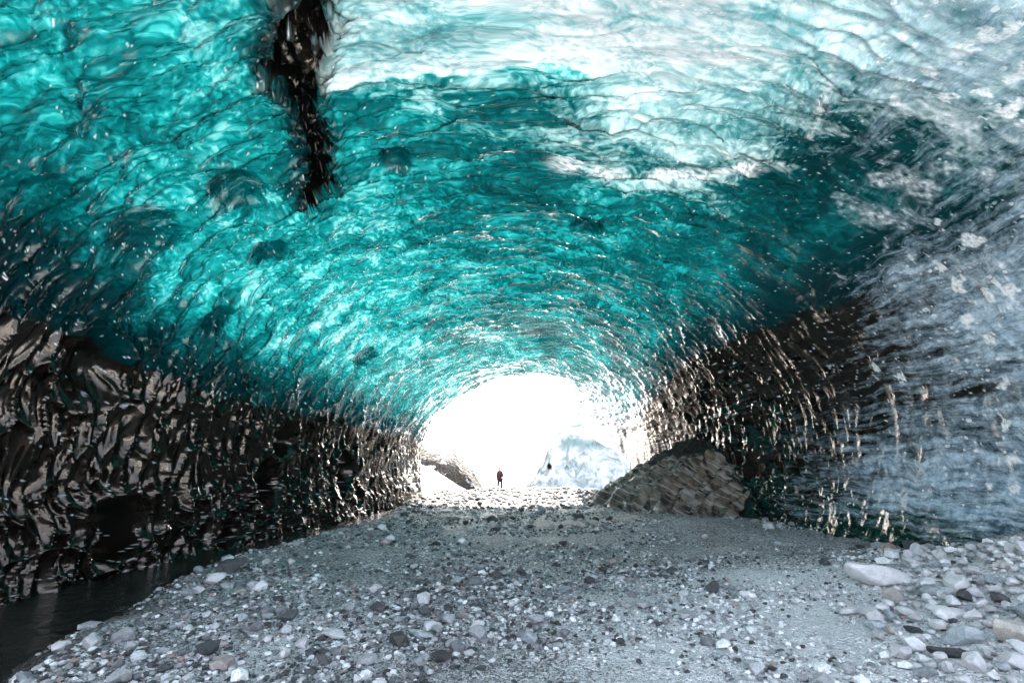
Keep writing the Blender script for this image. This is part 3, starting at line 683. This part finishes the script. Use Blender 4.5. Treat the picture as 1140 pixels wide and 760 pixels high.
# ================================================================== ICE LEDGE on the right of the mouth
def build_ledge():
    A = np.linspace(0, 1, 260); B = np.linspace(0, 1, 300); a, b = np.meshgrid(A, B, indexing='ij')
    def path(k, pts):
        pts = np.array(pts); t = np.linspace(0, 1, len(pts)); return np.stack([np.interp(a, t, pts[:, i]) for i in range(3)], -1)
    foot = path(0, [(7.8, 11.6, -.1), (6.6, 13.9, -.2), (5.2, 15.0, -.25), (4.2, 15.9, -.25), (3.4, 17.4, -.25), (3.0, 19.8, -.3), (3.1, 22.5, -.4), (3.2, 24, -.5)])
    crest = path(0, [(8.0, 12.4, .7), (7.3, 15.0, 1.7), (6.7, 16.8, 2.45), (6.0, 17.6, 2.45), (5.2, 18.7, 1.95), (4.5, 20.0, 1.25), (3.9, 22, .55), (3.5, 24, -.1)])
    back = path(0, [(9.0, 16, -.3), (8.6, 20, -.3), (8.0, 22.3, -.3), (7.2, 22.6, -.3), (6.1, 22.9, -.3), (5.1, 23.5, -.4), (4.4, 24.4, -.4), (3.8, 25.2, -.5)])
    t1 = np.clip(b/.62, 0, 1)[..., None]; t2 = np.clip((b-.62)/.38, 0, 1)[..., None]
    e = np.sin(t1*math.pi/2)
    P = foot*(1-t1)+crest*t1; P[..., 2:] = foot[..., 2:]+(crest-foot)[..., 2:]*(.55*t1+.45*e)
    Q = crest*(1-t2)+back*t2
    V = np.where(b[..., None] < .62, P, Q)
    L = 5.2; u = a*13; v = b*L
    f1, f2, c = worley((u+.6*v+.3*noise(u, v, 7))/.38, (v+.25*noise(u*.7, v, 8))/1.1, 501)
    n = np.cross(np.gradient(V, axis=0), np.gradient(V, axis=1)); n /= np.linalg.norm(n, axis=-1, keepdims=True)
    if n[130, 100, 2] < 0: n = -n
    top = sst(.40, .50, b+.05*fbm(u*.8, v*.8, 511, 3))
    V = V + n*((.24*(f1/.6)**1.4)*(1-top*.75) + .11*fbm(u*1.2, v*1.2, 521, 6, .62) - .03*np.abs(fbm(u*4, v*1.6, 523, 4)))[..., None]
    dirt = .12+.75*top + .35*fbm(u*.6, v*1.2, 531, 3)
    m = lambda q: (q+0*a).ravel()
    root = tag(empty('ice_ledge', (4.6, 17, -.2)), 'fluted ice ledge with dirt-covered crest leaning against the right wall by the mouth', 'ice ledge')
    Vf = V.reshape(-1, 3)-np.array([4.6, 17, -.2]); F = grid_faces(260, 300)
    kk = np.stack([m(np.clip(dirt, 0, 1)), m(0.), m(0.)], 1); ii = np.stack([m(.25), m(.9), m(0.)], 1); fl = np.stack([m(u), m(v+40), m(0.)], 1)
    ft = top.ravel()[F].mean(1) > .5
    for nm, s, lab in (('fluted_face', ~ft, None), ('dirt_crest', ft, 'dark debris lying along the crest')):
        v_, f_, e_ = submesh(Vf, F, s, dict(i=ii, k=kk, f=fl))
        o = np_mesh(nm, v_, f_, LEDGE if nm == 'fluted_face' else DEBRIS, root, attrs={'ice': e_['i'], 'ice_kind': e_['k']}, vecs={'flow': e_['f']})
DEBRIS = mat_debris()
def mat_ledge():
    g = N('dirty_fluted_ice'); fl = g.attr('flow', 1)
    s = g.noise(g.vmath('MULTIPLY', fl, (2.2, 1.3, 1)), 1.6, 8, .65, .4); n = g.noise(fl, 3., 6, .6)
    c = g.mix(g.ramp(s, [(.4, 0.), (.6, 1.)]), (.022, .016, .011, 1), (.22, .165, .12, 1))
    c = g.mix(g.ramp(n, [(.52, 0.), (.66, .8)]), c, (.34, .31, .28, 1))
    c = g.mix(g.ramp(g.noise(g.vmath('MULTIPLY', fl, (.35, 4.5, 1)), 2.3, 8, .7, .3), [(.50, 0.), (.60, .85)]), c, (.50, .46, .43, 1))  # pinkish pale streaks: highlights on the flutes, painted into the base colour
    nr = g.bump(g.math('ADD', s, g.math('ADD', g.math('MULTIPLY', n, .4), g.math('MULTIPLY', g.noise(fl, 14., 6, .7), .5))), 1., .12)
    return g.done(g.n('BsdfPrincipled', Base__Color=c, Roughness=.13, IOR=1.55, Normal=nr))
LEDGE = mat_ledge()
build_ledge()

# ================================================================== OUTSIDE
def blob(name, cx, cy, pts, depth, mat, seed, amp=.25, fr=.8, n=200, attrs=None, zb=-.6):
    """a massif: its skyline heights pts=[(x, top)], rounded front and back over depth, standing on the ground"""
    a, b = np.meshgrid(np.linspace(pts[0][0], pts[-1][0], n), np.linspace(0, 1, n), indexing='ij')
    top = np.interp(a, [q[0] for q in pts], [q[1] for q in pts])
    w = np.sin(b*math.pi)**.6
    z = zb+(top-zb)*w
    y = cy-depth*.5*np.cos(b*math.pi)
    V = np.stack([a, y, z], -1)
    nz = fbm(a*fr, b*depth*1.5*fr, seed, 6, .55)
    V[..., 1] += -amp*nz*1.6*np.cos(b*math.pi)*-1; V[..., 2] += amp*nz*w; V[..., 0] += amp*.6*fbm(a*fr+7, b*5*fr, seed+9, 4)
    o = np_mesh(name, V.reshape(-1, 3), grid_faces(n, n), mat, attrs=attrs(a, b, V) if attrs else None); return o
SNOW = mat_snow()
o = blob('debris_mound', -6, 37.5, [(-12, 3.6), (-8, 3.1), (-6.4, 2.7), (-5, 2.5), (-4.0, 2.15), (-3.3, 1.6), (-2.8, 1.15), (-2.3, .2), (-2.1, -.4)], 4.5, DEBRIS, 601, .22, 1.1)
tag(o, 'dark brown debris mound with snow traces outside left of the cave mouth', 'mound')
o = blob('snow_bank', -5, 33.6, [(-9, 2.3), (-6.2, 1.75), (-5.2, 1.35), (-4.2, .75), (-3.4, .25), (-2.4, -.2), (-2, -.5)], 3.4, SNOW, 611, .08, .6)
tag(o, 'smooth white snow bank below the dark mound outside the mouth', 'snow bank')
def ck(a, b, V):
    z = V[..., 2]+.35*fbm(a*.5, b*3, 621, 3)
    band = np.exp(-((z-3.3-.5*fbm(a*.4, b*3, 627, 3))/.75)**2)*sst(2.4, 5.0, a)*.8
    h = np.zeros_like(a)
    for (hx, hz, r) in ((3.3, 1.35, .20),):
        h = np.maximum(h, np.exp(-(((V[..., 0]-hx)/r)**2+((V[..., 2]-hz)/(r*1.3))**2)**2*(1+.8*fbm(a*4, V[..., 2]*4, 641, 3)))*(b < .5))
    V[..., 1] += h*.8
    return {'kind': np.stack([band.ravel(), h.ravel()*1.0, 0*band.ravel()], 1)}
o = blob('ice_cliff', 8, 50, [(1.2, -.6), (1.4, .7), (1.9, 1.1), (2.3, 2.3), (2.7, 2.9), (3.1, 4.6), (3.9, 5.6), (5, 6.8), (8, 8), (14, 10), (30, 12)], 9, mat_cliff(), 631, .7, .5, 320, ck, zb=-1)
tag(o, 'snow-whitened ice cliff with a dark band standing beyond the cave mouth on the right', 'ice cliff')

# ================================================================== PERSON (walking away over the rubble)
def skin(name, verts, edges, radii, mat, parent=None, sub=2):
    me = bpy.data.meshes.new(name); me.from_pydata(verts, edges, []); o = bpy.data.objects.new(name, me); COL.objects.link(o)
    md = o.modifiers.new('s', 'SKIN'); md.use_smooth_shade = True
    for i, r in enumerate(radii):
        me.skin_vertices[0].data[i].radius = r if isinstance(r, tuple) else (r, r)
    me.skin_vertices[0].data[0].use_root = True
    o.modifiers.new('d', 'SUBSURF').levels = sub; o.modifiers['d'].render_levels = sub
    dg = bpy.context.evaluated_depsgraph_get(); m2 = bpy.data.meshes.new_from_object(o.evaluated_get(dg)); o.modifiers.clear(); o.data = m2
    m2.materials.clear(); m2.materials.append(mat); m2.name = name
    m2.polygons.foreach_set('use_smooth', np.full(len(m2.polygons), True))
    o.parent = parent; return o
def person(x, y, rz):
    z = gz(x, y)+.02
    body_m = flat('skin', (.25, .15, .11), .55); J = flat('red_jacket', (.045, .006, .009), .7); T = flat('dark_trousers', (.012, .010, .012), .8); K = flat('boot_leather', (.02, .018, .016), .6)
    # body faces -y in its own frame; feet at z = 0
    V = [(0, 0, .92), (0, 0, 1.12), (0, .01, 1.34), (0, 0, 1.44), (0, -.01, 1.52), (0, -.02, 1.62), (0, -.02, 1.70),
         (-.15, .01, 1.37), (-.21, .05, 1.12), (-.26, .0, .90), (-.27, -.02, .80),
         (.15, .01, 1.37), (.20, -.03, 1.12), (.21, -.12, .92), (.21, -.15, .82),
         (-.10, 0, .86), (-.11, -.06, .48), (-.11, .05, .08), (-.11, -.10, .05),
         (.10, 0, .86), (.12, .02, .48), (.12, .16, .11), (.12, .04, .05)]
    E = [(0, 1), (1, 2), (2, 3), (3, 4), (4, 5), (5, 6), (2, 7), (7, 8), (8, 9), (9, 10), (2, 11), (11, 12), (12, 13), (13, 14), (0, 15), (15, 16), (16, 17), (17, 18), (0, 19), (19, 20), (20, 21), (21, 22)]
    R = [(.14, .11), (.125, .10), (.15, .11), .06, .055, (.075, .09), .05, .06, .045, .035, .03, .06, .045, .035, .03, .09, .06, .045, .035, .09, .06, .045, .035]
    b = skin('person', V, E, R, body_m); b.location = (x, y, z); b.rotation_euler = (0, 0, rz)
    tag(b, 'person in dark red hooded jacket and dark trousers walking over rubble in the mouth', 'person')
    skin('jacket', [(0, 0, .86), (0, 0, 1.1), (0, .01, 1.33), (0, 0, 1.45), (-.155, .01, 1.36), (-.22, .05, 1.12), (-.27, 0, .90), (.155, .01, 1.36), (.21, -.03, 1.12), (.22, -.12, .92)],
         [(0, 1), (1, 2), (2, 3), (2, 4), (4, 5), (5, 6), (2, 7), (7, 8), (8, 9)], [(.20, .16), (.18, .15), (.19, .16), .10, .10, .08, .06, .10, .08, .06], J, b)
    skin('trousers', [(0, 0, .93), (-.10, 0, .84), (-.11, -.06, .48), (-.11, .05, .14), (.10, 0, .84), (.12, .02, .48), (.12, .16, .17)],
         [(0, 1), (1, 2), (2, 3), (0, 4), (4, 5), (5, 6)], [(.17, .14), .13, .10, .085, .13, .10, .085], T, b)
    skin('hood', [(0, .0, 1.44), (0, .0, 1.54), (0, .015, 1.63), (0, .0, 1.725)], [(0, 1), (1, 2), (2, 3)], [.08, .09, (.105, .11), .06], flat('dark_hood', (.02, .006, .008), .8), b)
    for s, yy in ((-1, -.01), (1, .10)):
        skin('boot', [(s*.115, yy+.05, .16), (s*.115, yy+.05, .06), (s*.115, yy-.10, .045)], [(0, 1), (1, 2)], [.065, .06, .045], K, b)
    for q in ((-.27, -.02, .83), (.21, -.145, .85)):
        skin('glove', [(q[0], q[1], q[2]+.05), q, (q[0], q[1]-.01, q[2]-.07)], [(0, 1), (1, 2)], [.04, .045, .03], K, b)
person(-.86, 37.6, 2.9)

# ================================================================== SKY, SUN, CAMERA
w = bpy.data.worlds.new('World'); scene.world = w; w.use_nodes = True
nt = w.node_tree; nt.nodes.clear()
sky = nt.nodes.new('ShaderNodeTexSky'); sky.sky_type = 'NISHITA'; sky.sun_disc = False
EL, AZ = math.radians(SUN_EL), math.radians(SUN_AZ)      # azimuth from +Y towards +X
sky.sun_elevation = EL; sky.sun_rotation = AZ; sky.air_density = .45; sky.dust_density = 3.5; sky.ozone_density = .4
bg = nt.nodes.new('ShaderNodeBackground'); bg.inputs[1].default_value = SKY_S
ou = nt.nodes.new('ShaderNodeOutputWorld'); hs = nt.nodes.new('ShaderNodeHueSaturation'); hs.inputs['Saturation'].default_value = .42; nt.links.new(sky.outputs[0], hs.inputs['Color']); nt.links.new(hs.outputs[0], bg.inputs[0]); nt.links.new(bg.outputs[0], ou.inputs[0])
sd = bpy.data.lights.new('sun', 'SUN'); sd.energy = SUN_E; sd.angle = math.radians(.53); sd.color = (1, .91, .80)
so = bpy.data.objects.new('sun', sd); COL.objects.link(so)
to = Vector((math.sin(AZ)*math.cos(EL), math.cos(AZ)*math.cos(EL), math.sin(EL)))
so.rotation_euler = to.to_track_quat('Z', 'Y').to_euler()
cd = bpy.data.cameras.new('camera'); cd.lens = 18; cd.sensor_width = 36; cd.clip_end = 3000; cd.clip_start = .05
co = bpy.data.objects.new('camera', cd); COL.objects.link(co); co.location = (0, 0, 1.7); co.rotation_euler = (math.pi/2+PITCH, 0, 0)
scene.camera = co
vs = scene.view_settings; vs.view_transform = 'Standard'; vs.look = 'None'; vs.gamma = 1; vs.use_curve_mapping = False; vs.exposure = EXPO
cy = scene.cycles
cy.max_bounces = 7; cy.diffuse_bounces = 3; cy.glossy_bounces = 3; cy.transmission_bounces = 4; cy.transparent_max_bounces = 8
cy.use_denoising = True; cy.caustics_reflective = False; cy.caustics_refractive = False; cy.sample_clamp_indirect = 6
cy.use_adaptive_sampling = True; cy.adaptive_threshold = .03
try: cy.denoiser = 'OPENIMAGEDENOISE'; cy.denoising_input_passes = 'RGB_ALBEDO_NORMAL'; cy.denoising_prefilter = 'ACCURATE'
except Exception as e: print(e)
print('stones', count[0])
